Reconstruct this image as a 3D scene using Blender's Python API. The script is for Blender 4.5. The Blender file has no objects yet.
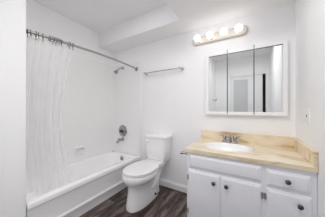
import bpy, bmesh, math, random
from mathutils import Vector, Matrix
random.seed(4)
C = bpy.context.scene
PI = math.pi

# ------------------------------------------------------------------ camera, world, light, exposure
cam_d = bpy.data.cameras.new('camera')
cam_d.sensor_width = 36.0
cam_d.lens = 147.77 / 325 * 36.0
cam_d.clip_start = 0.02
cam = bpy.data.objects.new('camera', cam_d)
C.collection.objects.link(cam)
cam.location = (0, 0, 1.192)
cam.rotation_euler = (PI/2, 0, 0.542)
C.camera = cam

w = bpy.data.worlds.new('world'); C.world = w; w.use_nodes = True
w.node_tree.nodes['Background'].inputs[0].default_value = (1, 1, 1, 1)
w.node_tree.nodes['Background'].inputs[1].default_value = 0.5

def area(name, loc, rot, sx, sy, power, col=(1, 1, 1)):
    l = bpy.data.lights.new(name, 'AREA'); l.shape = 'RECTANGLE'; l.size = sx; l.size_y = sy
    l.energy = power; l.color = col
    o = bpy.data.objects.new(name, l); o.location = loc; o.rotation_euler = rot
    C.collection.objects.link(o); return o
area('vanity_fill', (-0.35, 1.22, 2.255), (0, 0, 0), 0.6, 0.2, 2.5, (1, 0.99, 0.98))  # added fill under the dropped ceiling, out of view; no fixture there
area('recess_fill', (-1.1, 1.0, 2.49), (0, 0, 0), 0.8, 0.7, 2, (1, 0.99, 0.98))  # added fill below the tub recess ceiling, no real lamp
area('entry_fill', (-0.25, 0.48, 2.47), (math.radians(6), 0, 0), 0.8, 0.25, 11, (1, 0.99, 0.98))  # added front fill tipped towards the vanity, kept out of the mirror
area('side_fill', (-1.30, 0.0, 1.1), (PI/2, 0, math.radians(-42)), 0.4, 1.9, 4, (0.98, 0.99, 1))  # added frontal fill in the gap between the walls, unseen
BULB = 3.2

vs = C.view_settings
vs.view_transform = 'Standard'; vs.look = 'None'; vs.gamma = 1.0; vs.use_curve_mapping = False
vs.exposure = -0.03
C.cycles.max_bounces = 16; C.cycles.diffuse_bounces = 12; C.cycles.transparent_max_bounces = 16
C.cycles.caustics_reflective = False; C.cycles.caustics_refractive = False

# ------------------------------------------------------------------ materials
def srgb(r, g, b):
    f = lambda c: (c/255/12.92) if c/255 <= .04045 else ((c/255+.055)/1.055)**2.4
    return (f(r), f(g), f(b), 1)
def mat(name, col, rough=0.5, metal=0.0, spec=0.5, coat=0.0, noise=0.0, nscale=8, bump=0.0, bscale=60, emit=0):
    m = bpy.data.materials.new(name); m.use_nodes = True
    nt = m.node_tree; b = nt.nodes['Principled BSDF']
    b.inputs['Base Color'].default_value = col
    b.inputs['Roughness'].default_value = rough
    b.inputs['Metallic'].default_value = metal
    b.inputs['Specular IOR Level'].default_value = spec
    b.inputs['Coat Weight'].default_value = coat
    tc = nt.nodes.new('ShaderNodeTexCoord')
    if noise:
        n = nt.nodes.new('ShaderNodeTexNoise'); n.inputs['Scale'].default_value = nscale
        n.inputs['Detail'].default_value = 4
        nt.links.new(tc.outputs['Object'], n.inputs['Vector'])
        r = nt.nodes.new('ShaderNodeValToRGB')
        r.color_ramp.elements[0].position = .3; r.color_ramp.elements[1].position = .7
        r.color_ramp.elements[0].color = tuple(c*(1-noise) for c in col[:3])+(1,)
        r.color_ramp.elements[1].color = col
        nt.links.new(n.outputs[0], r.inputs[0]); nt.links.new(r.outputs[0], b.inputs['Base Color'])
    if bump:
        n = nt.nodes.new('ShaderNodeTexNoise'); n.inputs['Scale'].default_value = bscale
        nt.links.new(tc.outputs['Object'], n.inputs['Vector'])
        bp = nt.nodes.new('ShaderNodeBump'); bp.inputs['Strength'].default_value = bump
        bp.inputs['Distance'].default_value = 0.002
        nt.links.new(n.outputs[0], bp.inputs['Height']); nt.links.new(bp.outputs[0], b.inputs['Normal'])
    if emit:
        b.inputs['Emission Color'].default_value = (1, 0.97, 0.93, 1)
        b.inputs['Emission Strength'].default_value = emit
    return m
M = {}
M['wall'] = mat('wall_paint', srgb(246, 246, 247), .6, bump=.15, bscale=90, noise=.015)
M['ceil'] = mat('ceiling_paint', srgb(240, 240, 241), .8, bump=.2, bscale=120, noise=.015)
M['surround'] = mat('surround_acrylic', srgb(246, 245, 245), .25, noise=.015)
M['trim'] = mat('trim_paint', srgb(243, 243, 243), .35, noise=.01)
M['tub'] = mat('tub_enamel', srgb(250, 250, 251), .15, coat=.4, noise=.01)
M['china'] = mat('toilet_china', srgb(248, 248, 248), .12, coat=.5, noise=.01)
M['seatm'] = mat('seat_plastic', srgb(240, 240, 240), .25, noise=.01)
M['chrome'] = mat('chrome', (.62, .62, .63, 1), .14, metal=1, noise=.04)
M['chrome2'] = mat('chrome_dark_reflection', (.40, .40, .41, 1), .16, metal=1, noise=.04)  # chrome with a dark doorway's reflection put into the base colour
M['nickel'] = mat('rod_nickel', (.42, .40, .38, 1), .3, metal=1, noise=.06)
M['pewter'] = mat('dark_pewter', (.12, .115, .11, 1), .32, metal=1, noise=.1)
M['cab'] = mat('cabinet_paint', srgb(241, 242, 247), .4, noise=.015, bump=.05)
M['dark'] = mat('gap_shade', (.02, .02, .022, 1), .8, noise=.1)  # near-black for the shade in the hall behind the door
M['ringm'] = mat('dark_ring_metal', (.2, .185, .17, 1), .35, metal=.9, noise=.1)
M['frame'] = mat('mirror_frame_white', srgb(244, 244, 245), .3, noise=.01)
M['mirror'] = mat('mirror_glass', (.86, .88, .88, 1), .01, metal=1)
M['plate'] = mat('switch_plastic', srgb(240, 240, 238), .35, noise=.01)
M['lampbar'] = mat('lamp_bar_enamel', srgb(212, 205, 198), .3, metal=.1, noise=.03)
M['bulb'] = mat('bulb_glow', (1, 1, 1, 1), .3, emit=BULB)
M['dcasing'] = mat('door_paint', srgb(238, 238, 239), .4, noise=.01)
M['panel'] = mat('door_panel_paint', srgb(205, 206, 209), .45, noise=.02)
M['hingem'] = mat('hinge_metal', (.45, .44, .43, 1), .45, metal=.7, noise=.05)
M['rubber'] = mat('dark_cap', (.03, .03, .03, 1), .5, noise=.1)

def floor_mat():
    m = bpy.data.materials.new('dark_wood_planks'); m.use_nodes = True
    nt = m.node_tree; N = nt.nodes; L = nt.links; b = N['Principled BSDF']
    tc = N.new('ShaderNodeTexCoord')
    rot = N.new('ShaderNodeMapping'); rot.inputs['Rotation'].default_value = (0, 0, PI/2)
    L.new(tc.outputs['Object'], rot.inputs['Vector'])
    br = N.new('ShaderNodeTexBrick'); br.inputs['Scale'].default_value = 1
    br.inputs['Brick Width'].default_value = .95; br.inputs['Row Height'].default_value = .115
    br.inputs['Mortar Size'].default_value = .0022; br.offset = .37
    br.inputs['Color1'].default_value = (0, 0, 0, 1); br.inputs['Color2'].default_value = (1, 1, 1, 1)
    br.inputs['Mortar'].default_value = (.1, .1, .1, 1)
    L.new(rot.outputs[0], br.inputs['Vector'])
    mp = N.new('ShaderNodeMapping'); mp.inputs['Scale'].default_value = (17, 2.6, 1)
    L.new(tc.outputs['Object'], mp.inputs['Vector'])
    n = N.new('ShaderNodeTexNoise'); n.inputs['Scale'].default_value = 1; n.inputs['Detail'].default_value = 6
    n.inputs['Roughness'].default_value = .65; n.inputs['Distortion'].default_value = .6
    L.new(mp.outputs[0], n.inputs['Vector'])
    mx = N.new('ShaderNodeMath'); mx.operation = 'MULTIPLY_ADD'
    L.new(br.outputs['Color'], mx.inputs[0]); mx.inputs[1].default_value = .22
    L.new(n.outputs[0], mx.inputs[2])
    r = N.new('ShaderNodeValToRGB'); e = r.color_ramp.elements
    e[0].position = .44; e[0].color = srgb(34, 27, 26)
    e[1].position = .80; e[1].color = srgb(138, 125, 121)
    k = e.new(.6); k.color = srgb(74, 62, 60)
    L.new(mx.outputs[0], r.inputs[0])
    mm = N.new('ShaderNodeMixRGB'); mm.inputs['Color2'].default_value = srgb(30, 24, 22)
    L.new(br.outputs['Fac'], mm.inputs['Fac']); L.new(r.outputs[0], mm.inputs['Color1'])
    L.new(mm.outputs[0], b.inputs['Base Color'])
    b.inputs['Roughness'].default_value = .5; b.inputs['Specular IOR Level'].default_value = .3
    bp = N.new('ShaderNodeBump'); bp.inputs['Strength'].default_value = .2; bp.inputs['Distance'].default_value = .002
    L.new(n.outputs[0], bp.inputs['Height']); L.new(bp.outputs[0], b.inputs['Normal'])
    return m
M['floor'] = floor_mat()

def marble_mat():
    m = bpy.data.materials.new('tan_cultured_marble'); m.use_nodes = True
    nt = m.node_tree; N = nt.nodes; L = nt.links; b = N['Principled BSDF']
    tc = N.new('ShaderNodeTexCoord')
    mp = N.new('ShaderNodeMapping'); mp.inputs['Scale'].default_value = (1, 2.2, 2); mp.inputs['Rotation'].default_value = (0, 0, .35)
    L.new(tc.outputs['Object'], mp.inputs['Vector'])
    n = N.new('ShaderNodeTexNoise'); n.inputs['Scale'].default_value = 3.5; n.inputs['Detail'].default_value = 7
    n.inputs['Distortion'].default_value = 1.4
    L.new(mp.outputs[0], n.inputs['Vector'])
    r = N.new('ShaderNodeValToRGB'); e = r.color_ramp.elements
    e[0].position = .27; e[0].color = srgb(200, 172, 132)
    e[1].position = .68; e[1].color = srgb(241, 231, 212)
    k = e.new(.38); k.color = srgb(224, 205, 172)
    k = e.new(.49); k.color = srgb(235, 220, 194)
    L.new(n.outputs[0], r.inputs[0]); L.new(r.outputs[0], b.inputs['Base Color'])
    b.inputs['Roughness'].default_value = .18; b.inputs['Coat Weight'].default_value = .3
    return m
M['marble'] = marble_mat()

def curtain_mat():
    m = bpy.data.materials.new('sheer_white_curtain'); m.use_nodes = True
    nt = m.node_tree; N = nt.nodes; L = nt.links
    for n in list(N): N.remove(n)
    out = N.new('ShaderNodeOutputMaterial')
    d = N.new('ShaderNodeBsdfDiffuse'); d.inputs[0].default_value = srgb(249, 249, 250)
    t = N.new('ShaderNodeBsdfTranslucent'); t.inputs[0].default_value = srgb(249, 249, 250)
    tr = N.new('ShaderNodeBsdfTransparent'); tr.inputs[0].default_value = (1, 1, 1, 1)
    a = N.new('ShaderNodeMixShader'); a.inputs[0].default_value = .45
    L.new(d.outputs[0], a.inputs[1]); L.new(t.outputs[0], a.inputs[2])
    c = N.new('ShaderNodeMixShader')
    tc = N.new('ShaderNodeTexCoord'); n = N.new('ShaderNodeTexNoise'); n.inputs['Scale'].default_value = 5
    L.new(tc.outputs['Object'], n.inputs['Vector'])
    mr = N.new('ShaderNodeMapRange'); mr.inputs['To Min'].default_value = .42; mr.inputs['To Max'].default_value = .5
    L.new(n.outputs[0], mr.inputs['Value']); L.new(mr.outputs[0], c.inputs[0])
    L.new(a.outputs[0], c.inputs[1]); L.new(tr.outputs[0], c.inputs[2]); L.new(c.outputs[0], out.inputs[0])
    return m
M['curtain'] = curtain_mat()

# ------------------------------------------------------------------ mesh helpers
def add_box(bm, x0, x1, y0, y1, z0, z1):
    v = [bm.verts.new((x, y, z)) for z in (z0, z1) for x, y in ((x0, y0), (x1, y0), (x1, y1), (x0, y1))]
    for f in ((0, 3, 2, 1), (4, 5, 6, 7), (0, 1, 5, 4), (1, 2, 6, 5), (2, 3, 7, 6), (3, 0, 4, 7)):
        bm.faces.new([v[i] for i in f])
def box(*a):
    bm = bmesh.new(); add_box(bm, *a); return bm
def add_rings(bm, rings, cap0=True, cap1=True, closed=True):
    """rings: lists of points, same count; skinned one to the next."""
    R = [[bm.verts.new(p) for p in r] for r in rings]
    n = len(R[0])
    for a, b in zip(R, R[1:]):
        for i in range(n if closed else n-1):
            j = (i+1) % n
            bm.faces.new((a[i], a[j], b[j], b[i]))
    if cap0: bm.faces.new(list(reversed(R[0])))
    if cap1: bm.faces.new(R[-1])
def add_lathe(bm, prof, loc=(0, 0, 0), axis='z', n=28):
    """prof: (radius, height) along the axis"""
    rings = []
    for r, h in prof:
        ring = []
        for i in range(n):
            a = 2*PI*i/n; p, q = max(r, 1e-4)*math.cos(a), max(r, 1e-4)*math.sin(a)
            ring.append({'z': (p, q, h), 'y': (p, h, q), 'x': (h, p, q)}[axis])
        rings.append([Vector(p)+Vector(loc) for p in ring])
    add_rings(bm, rings)
def add_tube(bm, pts, r, n=12):
    pts = [Vector(p) for p in pts]; rings = []
    up = None
    for i, p in enumerate(pts):
        t = (pts[min(i+1, len(pts)-1)]-pts[max(i-1, 0)]).normalized()
        if up is None: up = Vector((0, 0, 1)) if abs(t.z) < .9 else Vector((1, 0, 0))
        a = (up-t*up.dot(t)).normalized(); b = t.cross(a); up = a
        rr = r[i] if isinstance(r, (list, tuple)) else r
        rings.append([p+a*rr*math.cos(2*PI*k/n)+b*rr*math.sin(2*PI*k/n) for k in range(n)])
    add_rings(bm, rings)
def oval(cx, cy, z, rx, ry, n=48, e=2.0):
    o = []
    for i in range(n):
        a = 2*PI*i/n; c, s = math.cos(a), math.sin(a)
        o.append((cx+rx*math.copysign(abs(c)**(2/e), c), cy+ry*math.copysign(abs(s)**(2/e), s), z))
    return o
def rrect(x0, x1, y0, y1, z, r, k=6):
    o = []
    for cx, cy, a0 in ((x1-r, y1-r, 0), (x0+r, y1-r, 90), (x0+r, y0+r, 180), (x1-r, y0+r, 270)):
        for i in range(k+1):
            a = math.radians(a0+90*i/k); o.append((cx+r*math.cos(a), cy+r*math.sin(a), z))
    return o
def obj(name, bm, m, parent=None, smooth=False, bevel=0, seg=2, sub=0, origin=None):
    bmesh.ops.recalc_face_normals(bm, faces=bm.faces[:])
    me = bpy.data.meshes.new(name)
    off = Vector(origin) if origin else Vector((0, 0, 0))
    if origin: bmesh.ops.translate(bm, verts=bm.verts[:], vec=-off)
    bm.to_mesh(me); bm.free()
    me.materials.append(M[m])
    o = bpy.data.objects.new(name, me); C.collection.objects.link(o)
    if parent: o.parent = parent
    if origin: o.location = off
    if bevel:
        b = o.modifiers.new('bevel', 'BEVEL'); b.width = bevel; b.segments = seg; b.limit_method = 'ANGLE'; b.angle_limit = math.radians(40)
    if sub:
        s = o.modifiers.new('sub', 'SUBSURF'); s.levels = sub; s.render_levels = sub
    if smooth or bevel:
        for p in me.polygons: p.use_smooth = True
        if bevel and not smooth:
            me.set_sharp_from_angle(angle=math.radians(45)) if hasattr(me, 'set_sharp_from_angle') else None
        elif smooth and not sub:
            me.set_sharp_from_angle(angle=math.radians(50)) if hasattr(me, 'set_sharp_from_angle') else None
    return o
def thing(name, label, cat, loc=(0, 0, 0), group=None):
    o = bpy.data.objects.new(name, None); C.collection.objects.link(o)
    o.empty_display_size = .05
    o['label'] = label; o['category'] = cat
    if group: o['group'] = group
    o['_loc'] = list(loc)
    return o
def settle(root):
    """move the Empty to the base point of its thing; parts keep their world places"""
    loc = Vector(root['_loc']); del root['_loc']
    for ch in root.children: ch.location = ch.location - loc
    root.location = loc
def tag(o, label, cat, group=None):
    o['label'] = label; o['category'] = cat
    if group: o['group'] = group
    return o
def struct(name, bm, m, parent=None, **k):
    o = obj(name, bm, m, parent, **k)
    if not parent: o['kind'] = 'structure'
    return o

# ------------------------------------------------------------------ room
XL, XR, YB, YF = -2.287, 0.38, 1.97, -0.54      # left wall, right wall, back wall, front wall
XA, YN = -1.617, 0.472                          # tub apron plane, wall at the tub's near end
ZC, ZS = 2.512, 2.262                           # ceiling, underside of the dropped part
T = .1
struct('floor', box(XL-T, XR+T, YF-T, YB+T, -.08, 0), 'floor')
struct('wall_back', box(XL-T, XR+T, YB, YB+T, 0, ZC), 'wall')
struct('wall_left', box(XL-T, XL, YN-.01, YB, 0, ZC), 'wall')
struct('wall_right', box(XR, XR+T, YF-T, YB, 0, ZC), 'wall')
struct('wall_near', box(XL-T, XA, .06, YN, 0, ZC), 'wall', bevel=.004)
struct('wall_side', box(-1.1, -.88, YF, .06, 0, ZC), 'wall')
bm = bmesh.new()
DX0, DX1, DZ = -.50, .235, 2.05                 # door leaf in the front wall
add_box(bm, -1.1, DX0-.01, YF-T, YF, 0, ZC); add_box(bm, .30, XR, YF-T, YF, 0, ZC); add_box(bm, DX0-.01, .30, YF-T, YF, DZ+.002, ZC)
struct('wall_front', bm, 'wall')
struct('ceiling', box(XL-T, XR+T, YF-T, YB+T, ZC, ZC+.08), 'ceil')
bm = bmesh.new()                                # dropped part: along the back wall, and over the vanity
XS, YS = -.742, 1.637
out = [(XL, YS), (XS, YS), (XS, 1.08), (XR, 1.08), (XR, YB), (XL, YB)]
add_rings(bm, [[(x, y, ZS) for x, y in out], [(x, y, ZC) for x, y in out]])
struct('ceiling_drop', bm, 'ceil')
bpy.data.objects['ceiling_drop'].name = 'ceiling.001'
# baseboards
def base_prof(x0, x1, y):                       # along the back wall
    bm = bmesh.new()
    prof = [(0, 0), (-.016, 0), (-.016, .07), (-.012, .082), (-.006, .088), (-.005, .098), (0, .1)]
    add_rings(bm, [[(x, y+p, z) for p, z in prof] for x in (x0, x1)])
    return bm
struct('baseboard_back', base_prof(XA+.004, -.546, YB), 'trim')
bm = bmesh.new()
add_box(bm, -.878, DX0-.07, YF, YF+.014, 0, .1)
struct('baseboard_front', bm, 'trim', bevel=.004)
bm = bmesh.new(); add_box(bm, XR-.014, XR, YF+.015, 1.378, 0, .1)
struct('baseboard_right', bm, 'trim', bevel=.004)
# door in the front wall, standing a little ajar (seen in the mirror)
d = struct('door_1', box(DX0, DX1, YF-.05, YF-.015, .01, DZ), 'dcasing', bevel=.003)
for x0, x1 in ((-.41, -.08),):
    struct('door_panel', box(x0, x1, YF-.02, YF-.011, .3, 1.95), 'panel', d, bevel=.004)
bm = bmesh.new(); add_lathe(bm, [(.03, 0), (.03, .006), (.012, .008), (.011, .035), (.026, .045), (.03, .058), (.022, .07), (.002, .073)], (.18, YF-.015, .98), 'y')
struct('door_handle', bm, 'chrome', d, smooth=True)
bm = bmesh.new()
add_box(bm, DX0-.075, DX0+.004, YF, YF+.016, 0, DZ+.07); add_box(bm, .30, .36, YF, YF+.016, 0, DZ+.07)
add_box(bm, DX0-.01, .30, YF, YF+.016, DZ-.004, DZ+.07)
struct('trim_1', bm, 'trim', bevel=.003)
struct('hall_shade_panel', box(DX0-.05, .36, YF-.16, YF-.12, 0, DZ+.05), 'dark')  # added panel, hall darkness painted on it behind the door gap

# tub surround panels on the three walls of the alcove
SH = 2.0
bm = bmesh.new()
add_box(bm, XL, XL+.008, YN, YB-.001, .37, SH)
struct('trim_2', bm, 'surround', bevel=.003)
struct('trim_3', box(XL+.008, XA-.012, YB-.008, YB, .37, SH), 'surround', bevel=.003)
struct('trim_4', box(XL+.008, XA-.03, YN, YN+.008, .37, SH), 'surround', bevel=.003)
bm = bmesh.new()                                # edge strip where the surround ends on the back wall
add_box(bm, XA-.012, XA+.006, YB-.014, YB, .0, SH)
struct('trim_5', bm, 'trim', bevel=.004)
bm = bmesh.new(); add_box(bm, XL+.008, XL+.022, YB-.022, YB-.008, .38, SH)
struct('trim_6', bm, 'surround', bevel=.005)

# ------------------------------------------------------------------ bathtub
tub = thing('bathtub', 'white alcove bathtub with moulded apron beside the grey wood floor', 'bathtub', ((XL+XA)/2, (YN+YB)/2, 0))
x0, x1, y0, y1, RZ = XL+.009, XA, YN+.009, YB-.009, .383
bm = bmesh.new()
rings = [rrect(x0, x1, y0, y1, RZ-.045, .012), rrect(x0, x1, y0, y1, RZ-.016, .012), rrect(x0+.002, x1-.004, y0+.002, y1-.002, RZ-.006, .012), rrect(x0+.006, x1-.014, y0+.006, y1-.006, RZ, .012)]
ix0, ix1, iy0, iy1 = x0+.05, x1-.095, y0+.09, y1-.10
rings += [rrect(ix0, ix1, iy0, iy1, RZ-.001, .09), rrect(ix0+.01, ix1-.01, iy0+.01, iy1-.012, RZ-.008, .09),
          rrect(ix0+.02, ix1-.02, iy0+.03, iy1-.02, RZ-.04, .09), rrect(ix0+.045, ix1-.045, iy0+.14, iy1-.05, .14, .10),
          rrect(ix0+.08, ix1-.08, iy0+.22, iy1-.08, .085, .12), rrect(ix0+.13, ix1-.13, iy0+.30, iy1-.13, .075, .10)]
add_rings(bm, rings, cap0=False, cap1=True)
obj('basin', bm, 'tub', tub, smooth=True)
bm = bmesh.new()                                # apron: lip, recessed panel, ridge, toe
prof = [(x1-.001, RZ-.0455), (x1-.001, RZ-.052), (x1-.009, RZ-.060), (x1-.012, RZ-.07), (x1-.012, .132), (x1-.003, .122), (x1-.001, .115), (x1-.002, .098), (x1-.006, .092), (x1-.006, 0), (x1-.05, 0), (x1-.05, RZ-.0455)]
add_rings(bm, [[(x, y, z) for x, z in prof] for y in (y0, y1)])
obj('apron', bm, 'tub', tub, bevel=.003, smooth=True)
bm = bmesh.new(); add_lathe(bm, [(.037, .0), (.037, -.006), (.03, -.012), (.012, -.014), (.012, -.02), (.002, -.021)], (-1.93, iy1-.026, .325), 'y')
obj('overflow_plate', bm, 'chrome2', tub, smooth=True)
bm = bmesh.new(); add_lathe(bm, [(.034, 0), (.034, .004), (.026, .006), (.02, .002), (.002, .002)], (-1.93, iy1-.22, .078), 'z')
obj('drain', bm, 'chrome', tub, smooth=True)
settle(tub)

# soap dish let into the left wall
sd = thing('soap_dish', 'white wall soap dish with a small bar, above the bathtub', 'soap dish', (XL+.008, 1.29, .475))
xw = XL+.008
bm = bmesh.new()
def ring(y0, y1, z0, z1, x, r=.012):
    return [(x, p[0], p[1]) for p in rrect(y0, y1, z0, z1, 0, r, 4)]
add_rings(bm, [ring(1.215, 1.365, .475, .605, xw), ring(1.215, 1.365, .475, .605, xw+.014), ring(1.222, 1.358, .482, .598, xw+.018),
               ring(1.232, 1.348, .492, .588, xw+.016), ring(1.236, 1.344, .496, .584, xw+.003)])
obj('tray', bm, 'china', sd, smooth=True)
bm = bmesh.new(); add_tube(bm, [(xw+.012, 1.232, .565), (xw+.045, 1.236, .567), (xw+.05, 1.245, .567), (xw+.05, 1.335, .567), (xw+.045, 1.344, .567), (xw+.012, 1.348, .565)], .006)
obj('grab_bar', bm, 'chrome', sd, smooth=True)
bm = bmesh.new(); add_rings(bm, [ring(1.236, 1.344, .494, .503, xw+.004, .004), ring(1.24, 1.34, .492, .501, xw+.04, .004)])
obj('shelf', bm, 'china', sd, bevel=.002)
settle(sd)

# shower valve, spout, shower head
PX = -2.036; yw = YB-.008
v = thing('shower_valve', 'round chrome shower valve with a lever handle on surround wall', 'valve', (PX, yw, .78))
bm = bmesh.new(); add_lathe(bm, [(.106, 0), (.106, -.004), (.098, -.011), (.06, -.016), (.04, -.018), (.036, -.02), (.034, -.028), (.002, -.028)], (PX, yw, .78), 'y', 36)
obj('escutcheon', bm, 'chrome2', v, smooth=True)
bm = bmesh.new(); add_lathe(bm, [(.028, -.02), (.028, -.05), (.024, -.06), (.002, -.062)], (PX, yw, .78), 'y')
h = obj('handle_hub', bm, 'pewter', v, smooth=True)
bm = bmesh.new(); add_tube(bm, [(PX, yw-.05, .78), (PX+.03, yw-.058, .765), (PX+.075, yw-.06, .748), (PX+.082, yw-.06, .745)], [.013, .012, .009, .004])
obj('lever', bm, 'pewter', h, smooth=True)
settle(v)
v = thing('tub_spout', 'short chrome tub spout on the wall below the round valve', 'spout', (PX, yw, .62))
bm = bmesh.new(); add_tube(bm, [(PX, yw, .625), (PX, yw-.012, .625), (PX, yw-.03, .625), (PX, yw-.085, .622), (PX, yw-.115, .612), (PX, yw-.128, .592), (PX, yw-.13, .58)], [.031, .031, .024, .025, .026, .024, .021], 18)
obj('spout_body', bm, 'chrome2', v, smooth=True)
bm = bmesh.new(); add_lathe(bm, [(.006, 0), (.006, .014), (.01, .016), (.01, .024), (.002, .027)], (PX, yw-.10, .64), 'z', 14)
obj('diverter_knob', bm, 'pewter', v, smooth=True)
settle(v)
v = thing('shower_head', 'small chrome shower head on a bent arm, high on wall', 'shower head', (PX, yw, 1.93))
bm = bmesh.new(); add_lathe(bm, [(.03, 0), (.03, -.004), (.02, -.012), (.012, -.014)], (PX, yw, 1.935), 'y')
obj('wall_flange', bm, 'chrome', v, smooth=True)
bm = bmesh.new(); add_tube(bm, [(PX, yw-.005, 1.935), (PX, yw-.05, 1.93), (PX, yw-.09, 1.91), (PX, yw-.12, 1.88)], .0095)
obj('shower_arm', bm, 'chrome2', v, smooth=True)
bm = bmesh.new(); add_lathe(bm, [(.011, .02), (.014, .01), (.016, -.005), (.022, -.02), (.033, -.045), (.037, -.052), (.037, -.064), (.032, -.067), (.002, -.067)], (0, 0, 0), 'z')
bmesh.ops.rotate(bm, verts=bm.verts[:], cent=(0, 0, 0), matrix=Matrix.Rotation(math.radians(-42), 3, 'X'))
bmesh.ops.translate(bm, verts=bm.verts[:], vec=(PX, yw-.127, 1.87))
obj('spray_head', bm, 'chrome2', v, smooth=True)
settle(v)

# ------------------------------------------------------------------ curved rod, rings, curtain
def rod_pt(s):                                  # s along y from 0 (near) to 1 (far)
    y = YN + s*(YB-YN)
    return Vector((-1.705 + .072*math.sin(PI*s)**.8 if 0 < s < 1 else -1.705, y, 1.875))
def rod_y(y): return rod_pt(min(max((y-YN)/(YB-YN), 0), 1))
rod = thing('curtain_rod', 'bowed brushed metal shower curtain rod spanning the tub alcove', 'rod', (-1.7, (YN+YB)/2, 1.86))
bm = bmesh.new(); add_tube(bm, [rod_pt(i/32) for i in range(33)], .0125, 14)
obj('pole', bm, 'nickel', rod, smooth=True)
for y, s in ((YN, 1), (YB, -1)):
    bm = bmesh.new(); add_lathe(bm, [(.038, 0), (.038, s*.006), (.028, s*.014), (.019, s*.018), (.018, s*.034), (.014, s*.036)], (-1.705, y, 1.875), 'y')
    obj('wall_flange', bm, 'chrome2', rod, smooth=True)
settle(rod)
CY0, CY1 = .50, .868
NR = 12
ring_names = []
# zigzag path of the gathered curtain, hung between rings
def curtain_pt(u, v):                           # u 0..1 across, v 0 top .. 1 bottom
    y1 = CY1 - .075*math.sin(PI*min(v*1.15, 1))**1.0 + .075*v**3
    y0 = CY0 - .012*v
    y = y0 + (y1-y0)*u
    top = rod_y(CY0+(CY1-CY0)*u).x
    amp = .010+.008*v
    x = top*(1-v) + (-1.81)*v + amp*math.sin(u*2*PI*5+.8*math.sin(u*7)) + .003*math.sin(u*31+v*2)
    x -= .02*math.sin(PI*v)
    z = 1.835 - v*(1.835-.235) 
    return (x, y, z)
bm = bmesh.new()
NU, NV = 180, 40
G = [[bm.verts.new(curtain_pt(i/NU, j/NV)) for i in range(NU+1)] for j in range(NV+1)]
for j in range(NV):
    for i in range(NU):
        bm.faces.new((G[j][i], G[j][i+1], G[j+1][i+1], G[j+1][i]))
cu = obj('shower_curtain', bm, 'curtain', smooth=True)
tag(cu, 'sheer white shower curtain gathered at the near end of the tub', 'curtain')
bm = bmesh.new()
R_, r_ = .024, .0032
def ring_mesh():
    bm = bmesh.new()
    pts = [(R_*math.cos(a), 0, R_*math.sin(a)) for a in [2*PI*i/20 for i in range(21)]]
    add_tube(bm, pts, r_, 8)
    add_tube(bm, [(0, 0, -R_), (.003, 0, -R_-.012), (.004, 0, -R_-.022), (-.004, 0, -R_-.027)], r_, 8)
    return bm
ys = [.505, .525, .56, .58, .61, .66, .685, .71, .735, .76, .83, .865]
words = ['nearest the wall end', 'second from the wall end', 'third from the wall end', 'fourth from the wall end', 'fifth from the wall end', 'sixth from the wall end',
         'sixth from the shower head side', 'fifth from the shower head side', 'fourth from the shower head side', 'third from the shower head side', 'next to last toward the shower head', 'farthest out toward the shower head']
ring0 = None
for k, y in enumerate(ys):
    p = rod_y(y)
    if ring0 is None:
        ring0 = o = obj('curtain_ring', ring_mesh(), 'ringm', smooth=True)
    else:
        o = ring0.copy(); C.collection.objects.link(o)
    o.location = (p.x, y, p.z-.0058); o.rotation_euler = (0, 0, random.uniform(-.5, .5))
    tag(o, 'metal curtain ring on the shower rod, ' + words[k], 'curtain ring', 'curtain rings on the shower rod')

# ------------------------------------------------------------------ towel bar
tb = thing('towel_bar', 'chrome towel bar on the wall above the toilet', 'towel bar', (-1.165, YB, 1.762))
bm = bmesh.new(); add_tube(bm, [(-1.495, 1.905, 1.762), (-.842, 1.905, 1.762)], .0085)
obj('bar', bm, 'chrome', tb, smooth=True)
for x in (-1.485, -.852):
    bm = bmesh.new(); add_lathe(bm, [(.024, 0), (.024, -.006), (.014, -.014), (.011, -.03), (.012, -.052), (.015, -.058), (.015, -.076), (.010, -.08)], (x, YB, 1.762), 'y', 20)
    obj('post', bm, 'chrome', tb, smooth=True)
settle(tb)

# ------------------------------------------------------------------ toilet
TX = -1.212
toi = thing('toilet', 'white two-piece toilet with its lid down beside the tub', 'toilet', (TX, 1.55, 0))
bm = bmesh.new()                                # foot, pedestal and bowl as one body
def egg(cy, z, rx, rf, rb, n=44, e=2.15, eb=None):
    ef = e       # front radius rf (towards -y), back radius rb
    o = []
    for i in range(n):
        a = 2*PI*i/n; c, s = math.cos(a), math.sin(a)
        ry = rb if s > 0 else rf
        e = (eb or ef) if s > 0 else ef
        o.append((TX+rx*math.copysign(abs(c)**(2/e), c), cy+ry*math.copysign(abs(s)**(2/e), s), z))
    return o
add_rings(bm, [egg(1.54, 0, .118, .285, .26, e=2.5), egg(1.54, .02, .122, .288, .262, e=2.5), egg(1.54, .05, .120, .284, .25, e=2.5), egg(1.53, .12, .114, .268, .235, e=2.3),
               egg(1.52, .20, .112, .245, .215), egg(1.51, .255, .118, .235, .225), egg(1.50, .29, .134, .24, .235), egg(1.485, .318, .165, .252, .25),
               egg(1.475, .338, .185, .25, .26), egg(1.47, .36, .192, .25, .265, eb=2.8), egg(1.47, .395, .192, .25, .265, eb=2.8), egg(1.47, .405, .187, .245, .26, eb=2.8)])
b = obj('bowl', bm, 'china', toi, smooth=True)
bm = bmesh.new()                                # trapway bulge on the pedestal's sides, and the deck under the tank
for s in (-1, 1):
    add_tube(bm, [(TX+s*.07, 1.42, .22), (TX+s*.074, 1.52, .17), (TX+s*.08, 1.60, .16), (TX+s*.08, 1.67, .2), (TX+s*.078, 1.73, .26), (TX+s*.08, 1.77, .32)], [.02, .036, .042, .042, .042, .034], 14)
obj('trapway', bm, 'china', toi, smooth=True)
bm = bmesh.new()
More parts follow.
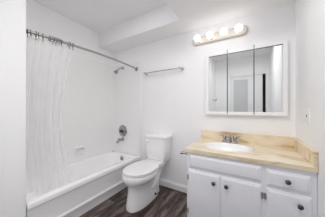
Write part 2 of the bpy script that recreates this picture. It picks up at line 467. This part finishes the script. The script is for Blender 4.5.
add_rings(bm, [rrect(TX-.075, TX+.075, 1.66, 1.84, 0.0, .05), rrect(TX-.07, TX+.07, 1.68, 1.83, .1, .05), rrect(TX-.08, TX+.08, 1.70, 1.86, .26, .05), rrect(TX-.13, TX+.13, 1.69, 1.915, .37, .05), rrect(TX-.145, TX+.145, 1.68, 1.925, .40, .05), rrect(TX-.14, TX+.14, 1.685, 1.92, .432, .05)])
obj('deck', bm, 'china', toi, smooth=True)
for s in (-1, 1):
    bm = bmesh.new(); add_lathe(bm, [(.016, 0), (.016, .008), (.011, .016), (.002, .019)], (0, 0, 0), 'z', 16)
    bmesh.ops.rotate(bm, verts=bm.verts[:], cent=(0, 0, 0), matrix=Matrix.Rotation(math.radians(78)*s, 3, 'Y'))
    bmesh.ops.translate(bm, verts=bm.verts[:], vec=(TX+s*.117, 1.63, .062))
    o = obj('bolt_cap', bm, 'rubber', toi, smooth=True)
    o['label'] = 'dark bolt hole at the foot of the toilet'
def seat_ring(z, g, hole=None):
    return egg(1.47, z, .190+g, .238+g, .245+g, e=2.15, eb=3.6)
bm = bmesh.new(); add_rings(bm, [seat_ring(.404, -.03), seat_ring(.411, -.028), seat_ring(.4115, -.003), seat_ring(.413, .0), seat_ring(.422, .0), seat_ring(.425, -.006)])
obj('seat', bm, 'seatm', toi, smooth=True)
bm = bmesh.new(); add_rings(bm, [seat_ring(.424, -.02), seat_ring(.4285, -.018), seat_ring(.429, 0), seat_ring(.437, .0), seat_ring(.442, -.006), seat_ring(.446, -.04), seat_ring(.447, -.10)])
lid = obj('seat_lid', bm, 'seatm', toi, smooth=True)
for s in (-1, 1):
    bm = bmesh.new(); add_lathe(bm, [(.014, -.022), (.016, -.018), (.016, .018), (.014, .022)], (TX+s*.075, 1.725, .436), 'x', 14)
    obj('hinge', bm, 'seatm', toi, smooth=True)
bm = bmesh.new()                                # tank
tf = 1.762; TT = -1.195
add_rings(bm, [rrect(TT-.165, TT+.155, tf+.04, 1.945, .432, .045), rrect(TT-.18, TT+.17, tf+.022, 1.948, .45, .05), rrect(TT-.186, TT+.178, tf+.014, 1.95, .60, .045), rrect(TT-.192, TT+.184, tf+.008, 1.95, .758, .04)])
obj('tank', bm, 'china', toi, smooth=True)
bm = bmesh.new()
add_rings(bm, [rrect(TT-.2, TT+.193, tf, 1.957, .760, .045), rrect(TT-.204, TT+.197, tf-.004, 1.96, .766, .045), rrect(TT-.204, TT+.197, tf-.004, 1.96, .790, .045), rrect(TT-.196, TT+.189, tf+.004, 1.955, .803, .042), rrect(TT-.17, TT+.163, tf+.03, 1.93, .806, .03)])
obj('tank_lid', bm, 'china', toi, smooth=True)
bm = bmesh.new(); add_tube(bm, [(TT-.145, tf+.014, .715), (TT-.145, tf-.014, .715)], .013, 14); add_tube(bm, [(TT-.145, tf-.013, .715), (TT-.10, tf-.017, .71), (TT-.07, tf-.015, .706)], [.006, .007, .008], 10)
obj('flush_handle', bm, 'seatm', toi, smooth=True)
settle(toi)
# supply line with its stop valve behind the toilet
sv = thing('supply_valve', 'small water supply valve and hose low behind the toilet', 'valve', (-1.43, YB, .15))
bm = bmesh.new(); add_lathe(bm, [(.024, 0), (.022, -.006), (.009, -.008), (.009, -.04), (.014, -.045), (.014, -.07), (.008, -.075)], (-1.43, YB, .15), 'y', 16)
obj('stop', bm, 'chrome', sv, smooth=True)
bm = bmesh.new(); add_tube(bm, [(-1.43, YB-.055, .155), (-1.43, YB-.055, .24), (-1.415, YB-.06, .34), (-1.385, YB-.075, .405), (-1.365, YB-.08, .433)], .006)
obj('hose', bm, 'chrome', sv, smooth=True)
settle(sv)

# ------------------------------------------------------------------ vanity
VX0, VX1, VF, VZ = -.55, XR-.002, 1.385, .765
van = thing('vanity_cabinet', 'white painted vanity cabinet with raised doors and pewter knobs', 'cabinet', ((VX0+VX1)/2, 1.67, 0))
bm = bmesh.new()
add_box(bm, VX0, VX1, VF, VF+.02, .09, VZ); add_box(bm, VX0, VX0+.018, VF+.02, YB-.02, .09, VZ); add_box(bm, VX1-.018, VX1, VF+.02, YB-.02, .09, VZ)
add_box(bm, VX0+.018, VX1-.018, YB-.03, YB-.02, .09, VZ); add_box(bm, VX0+.018, VX1-.018, VF+.02, YB-.03, .09, .108)
add_box(bm, VX0+.002, VX1, VF+.06, YB-.02, 0, .09)
obj('body', bm, 'cab', van, bevel=.002)
def front(name, x0, x1, z0, z1, inset=.02):
    """overlay front with a stepped edge and a shallow raised field"""
    bm = bmesh.new(); yf = VF
    def r(g, y): return [(x0+g, y, z0+g), (x1-g, y, z0+g), (x1-g, y, z1-g), (x0+g, y, z1-g)]
    add_rings(bm, [r(0, yf), r(0, yf-.008), r(.006, yf-.012), (r(.012, yf-.013)), r(.016, yf-.018), r(.022, yf-.019)])
    return obj(name, bm, 'cab', van, bevel=.0015)
def knob(par, x, z):
    bm = bmesh.new(); add_lathe(bm, [(.009, 0), (.009, -.002), (.006, -.006), (.006, -.014), (.0155, -.018), (.017, -.024), (.014, -.030), (.007, -.033), (.001, -.034)], (x, VF-.018, z), 'y', 22)
    o = obj('knob', bm, 'pewter', par, smooth=True); o['label'] = 'dark pewter round knob'
def hinge(par, x, z):
    bm = bmesh.new()
    add_tube(bm, [(x, VF-.012, z-.024), (x, VF-.012, z+.024)], .0045, 10)
    add_box(bm, x-.007, x+.007, VF-.009, VF-.0005, z-.02, z+.02)
    o = obj('hinge', bm, 'hingem', par); o['label'] = 'bare metal hinge'
d1 = front('door', -.530, -.238, .115, .598)
d2 = front('door', -.232, .064, .115, .598)
ff = front('false_front', -.520, .064, .622, .742)
d3 = front('door', .098, .350, .115, .585)
dr = front('drawer', .098, .345, .607, .730)
knob(d1, -.287, .528); knob(d2, -.184, .528); knob(dr, .222, .672); knob(d3, .287, .519)
for zz in (.52, .19): hinge(d1, -.537, zz); hinge(d2, .071, zz); hinge(d3, .091, zz)
settle(van)
# countertop with backsplash, side splash and sink
cx0, cx1, cf, cz = -.574, XR-.001, 1.365, .80
top = thing('vanity_countertop', 'tan veined marble vanity countertop with backsplash and sink', 'countertop', ((cx0+cx1)/2, 1.67, .766))
SX, SY, SRX, SRY = -.215, 1.635, .222, .165
bm = bmesh.new()
n = 64
hole_t, hole_b, out_t, out_b, out_m = [], [], [], [], []
ov = oval(SX, SY, cz, SRX, SRY, n)
def to_rect(p):
    dx, dy = p[0]-SX, p[1]-SY
    k = 1e9
    if dx > 1e-9: k = min(k, (cx1-SX)/dx)
    if dx < -1e-9: k = min(k, (cx0-SX)/dx)
    if dy > 1e-9: k = min(k, (YB-.001-SY)/dy)
    if dy < -1e-9: k = min(k, (cf-SY)/dy)
    return SX+dx*k, SY+dy*k
outer = [to_rect(p) for p in ov]
for (qx, qy) in ((cx0, cf), (cx1, cf), (cx1, YB-.001), (cx0, YB-.001)):   # snap nearest samples on the corners
    i = min(range(n), key=lambda k: (outer[k][0]-qx)**2+(outer[k][1]-qy)**2); outer[i] = (qx, qy)
add_rings(bm, [[(p[0], p[1], cz-.034) for p in ov], ov, [(x, y, cz) for x, y in outer], [(x, y, cz-.034) for x, y in outer]], cap0=False, cap1=False)
obj('slab', bm, 'marble', top, bevel=.004, seg=3)
obj('backsplash', box(cx0, cx1, YB-.022, YB-.001, cz-.001, .905), 'marble', top, bevel=.004, seg=3)
obj('side_splash', box(cx1-.022, cx1, cf+.002, YB-.023, cz-.001, .905), 'marble', top, bevel=.004, seg=3)
bm = bmesh.new()
def ovr(g, z): return oval(SX, SY+g*.0, z, SRX+g, SRY+g, n)
add_rings(bm, [ovr(.004, cz-.03), ovr(.006, cz+.001), ovr(.004, cz+.006), ovr(-.006, cz+.007), ovr(-.016, cz+.002), ovr(-.024, cz-.015), ovr(-.045, cz-.06), ovr(-.08, cz-.10), ovr(-.12, cz-.12)], cap0=False)
sk = obj('sink_bowl', bm, 'tub', top, smooth=True); sk['label'] = 'white oval sink bowl'
settle(top)

# faucet: standing on the counter behind the sink
FX, FY = -.213, 1.862
fa = thing('sink_faucet', 'chrome two-handle sink faucet standing at the back of the counter', 'faucet', (FX, FY, cz+.001))
bm = bmesh.new(); add_rings(bm, [oval(FX, FY, cz+.001, .088, .026, 32, 2.6), oval(FX, FY, cz+.012, .086, .025, 32, 2.6), oval(FX, FY, cz+.018, .07, .018, 32, 2.6)])
obj('base_plate', bm, 'chrome2', fa, smooth=True)
bm = bmesh.new(); add_tube(bm, [(FX, FY, cz+.012), (FX, FY-.002, cz+.045), (FX, FY-.02, cz+.07), (FX, FY-.06, cz+.074), (FX, FY-.10, cz+.062), (FX, FY-.112, cz+.05)], [.02, .018, .017, .014, .012, .0115], 16)
obj('spout', bm, 'chrome2', fa, smooth=True)
for s in (-1, 1):
    bm = bmesh.new(); add_lathe(bm, [(.02, .012), (.019, .03), (.013, .036), (.013, .044), (.022, .05), (.024, .062), (.021, .074), (.012, .08), (.001, .081)], (FX+s*.055, FY, cz), 'z', 18)
    hd = obj('handle', bm, 'chrome2', fa, smooth=True)
    bm = bmesh.new(); add_tube(bm, [(FX+s*.055, FY, cz+.064), (FX+s*.085, FY-.004, cz+.072), (FX+s*.108, FY-.006, cz+.08)], [.006, .006, .005], 10)
    obj('lever', bm, 'chrome2', hd, smooth=True)
bm = bmesh.new(); add_lathe(bm, [(.003, .015), (.003, .085), (.007, .087), (.007, .098), (.001, .1)], (FX, FY+.017, cz), 'z', 12)
obj('drain_rod', bm, 'chrome', fa, smooth=True)
settle(fa)

# toilet paper holder on the side of the cabinet
tp = thing('toilet_paper_holder', 'empty chrome toilet paper holder on the side of the vanity', 'paper holder', (VX0, 1.45, .73))
for i, y in enumerate((1.415, 1.54)):
    bm = bmesh.new(); add_lathe(bm, [(.021, 0), (.021, -.006), (.012, -.012), (.009, -.03), (.010, -.058), (.013, -.064), (.013, -.08), (.008, -.084)], (VX0, y, .733), 'x', 18)
    obj('post', bm, 'chrome2', tp, smooth=True)
bm = bmesh.new(); add_tube(bm, [(VX0-.07, 1.42, .733), (VX0-.07, 1.535, .733)], .008)
obj('roller', bm, 'chrome', tp, smooth=True)
settle(tp)

# ------------------------------------------------------------------ mirror cabinet
MX0, MX1, MZ0, MZ1 = -.510, .316, 1.112, 1.885
MF = 1.925
mc = thing('medicine_cabinet', 'white framed three-door mirror cabinet on the wall above the sink', 'mirror cabinet', ((MX0+MX1)/2, YB, MZ0))
obj('cabinet_box', box(MX0+.02, MX1-.02, MF+.012, YB-.001, MZ0+.02, MZ1-.02), 'frame', mc)
bm = bmesh.new(); FW = .047
def fr(g, y): return [(MX0+g, y, MZ0+g), (MX1-g, y, MZ0+g), (MX1-g, y, MZ1-g), (MX0+g, y, MZ1-g)]
add_rings(bm, [fr(0, YB-.02), fr(0, MF), fr(.004, MF-.004), fr(.02, MF-.005), fr(.034, MF-.001), fr(FW-.010, MF-.001), fr(FW-.004, MF+.004), fr(FW, MF+.012)], cap0=False, cap1=False)
obj('frame', bm, 'frame', mc, bevel=.001)
DV = [MX0+FW-.003, -.249, .024, MX1-FW+.003]
for a, b in zip(DV, DV[1:]):
    bm = bmesh.new(); g = .002
    x0, x1, z0, z1 = a+g, b-g, MZ0+.034, MZ1-.034
    if a == DV[0] or b == DV[-1]: pass
    def r(q, y): return [(x0+q, y, z0+q), (x1-q, y, z0+q), (x1-q, y, z1-q), (x0+q, y, z1-q)]
    add_rings(bm, [r(0, MF+.012), r(0, MF+.004), r(.003, MF+.002)])
    obj('mirror_door', bm, 'mirror', mc)
for x in DV[1:3]:
    obj('divider_strip', box(x-.0035, x+.0035, MF-.007, MF+.004, MZ0+.01, MZ1+.012), 'pewter', mc)
obj('top_track', box(MX0+FW-.004, MX1-FW+.004, MF-.004, MF+.004, MZ1-.041, MZ1-.034), 'pewter', mc)
settle(mc)

# ------------------------------------------------------------------ lamp bar with four globes
LX, LZ = -.363, 2.10
lb = thing('vanity_light_bar', 'rounded metal vanity light bar above the mirror', 'light bar', (LX, YB, LZ))
bm = bmesh.new()
def cap(y, g): return [(p[0], y, p[1]) for p in rrect(LX-.33+g, LX+.33-g, LZ-.055+g, LZ+.055-g, 0, .0545-g, 8)]
add_rings(bm, [cap(YB, 0), cap(YB-.018, 0), cap(YB-.026, .006), cap(YB-.03, .016)])
obj('back_plate', bm, 'lampbar', lb, smooth=True)
bxs = [LX-.24, LX-.08, LX+.08, LX+.24]
for x in bxs:
    bm = bmesh.new(); add_lathe(bm, [(.028, -.028), (.026, -.034), (.022, -.04), (.022, -.05)], (x, YB, LZ), 'y', 20)
    obj('socket', bm, 'lampbar', lb, smooth=True)
settle(lb)
bn = ['leftmost, nearest the towel bar', 'second from the left', 'third from the left', 'rightmost, nearest the right wall']
b0 = None
for x, wd in zip(bxs, bn):
    if b0 is None:
        bm = bmesh.new()
        prof = [(.013, .052), (.014, .044), (.02, .036)]
        prof += [(.04*math.cos(a), -.04*math.sin(a)) for a in [math.radians(-50+14*i) for i in range(11)]]
        add_lathe(bm, prof, (0, 0, 0), 'y', 28)
        b0 = o = obj('globe_bulb', bm, 'bulb', smooth=True)
    else:
        o = b0.copy(); C.collection.objects.link(o)
    o.location = (x, 1.878-.003, LZ)
    tag(o, 'lit round globe bulb on the vanity light bar, ' + wd, 'light bulb', 'globe bulbs on the light bar')

# ------------------------------------------------------------------ switch plate on the right wall
sp = thing('wall_switch', 'white switch plate on the right wall above the counter', 'switch', (XR, 1.575, 1.133))
bm = bmesh.new()
def pl(y0, y1, z0, z1, x, r): return [(x, p[0], p[1]) for p in rrect(y0, y1, z0, z1, 0, r, 3)]
add_rings(bm, [pl(1.54, 1.612, 1.075, 1.192, XR, .004), pl(1.54, 1.612, 1.075, 1.192, XR-.004, .004), pl(1.544, 1.608, 1.079, 1.188, XR-.007, .004)])
obj('cover_plate', bm, 'plate', sp)
bm = bmesh.new(); add_rings(bm, [pl(1.562, 1.590, 1.102, 1.165, XR-.006, .003), pl(1.562, 1.590, 1.102, 1.165, XR-.0085, .003)])
rk = obj('device', bm, 'trim', sp)
bm = bmesh.new(); add_box(bm, XR-.012, XR-.008, 1.572, 1.580, 1.125, 1.142)
o = obj('toggle', bm, 'pewter', sp, bevel=.001); o['label'] = 'dark toggle slot'
settle(sp)

# small chrome hook on the entry side wall (seen in the mirror)
hk = thing('robe_hook', 'small chrome robe hook on the entry wall, seen in mirror', 'hook', (-.88, -.23, 1.42))
bm = bmesh.new(); add_lathe(bm, [(.026, 0), (.024, .008), (.01, .012), (.009, .03)], (-.88, -.23, 1.42), 'x', 18)
obj('rosette', bm, 'chrome', hk, smooth=True)
bm = bmesh.new(); add_tube(bm, [(-.852, -.23, 1.42), (-.82, -.23, 1.405), (-.80, -.23, 1.415), (-.793, -.23, 1.445)], [.01, .009, .009, .011], 12)
obj('prong', bm, 'pewter', hk, smooth=True)
settle(hk)
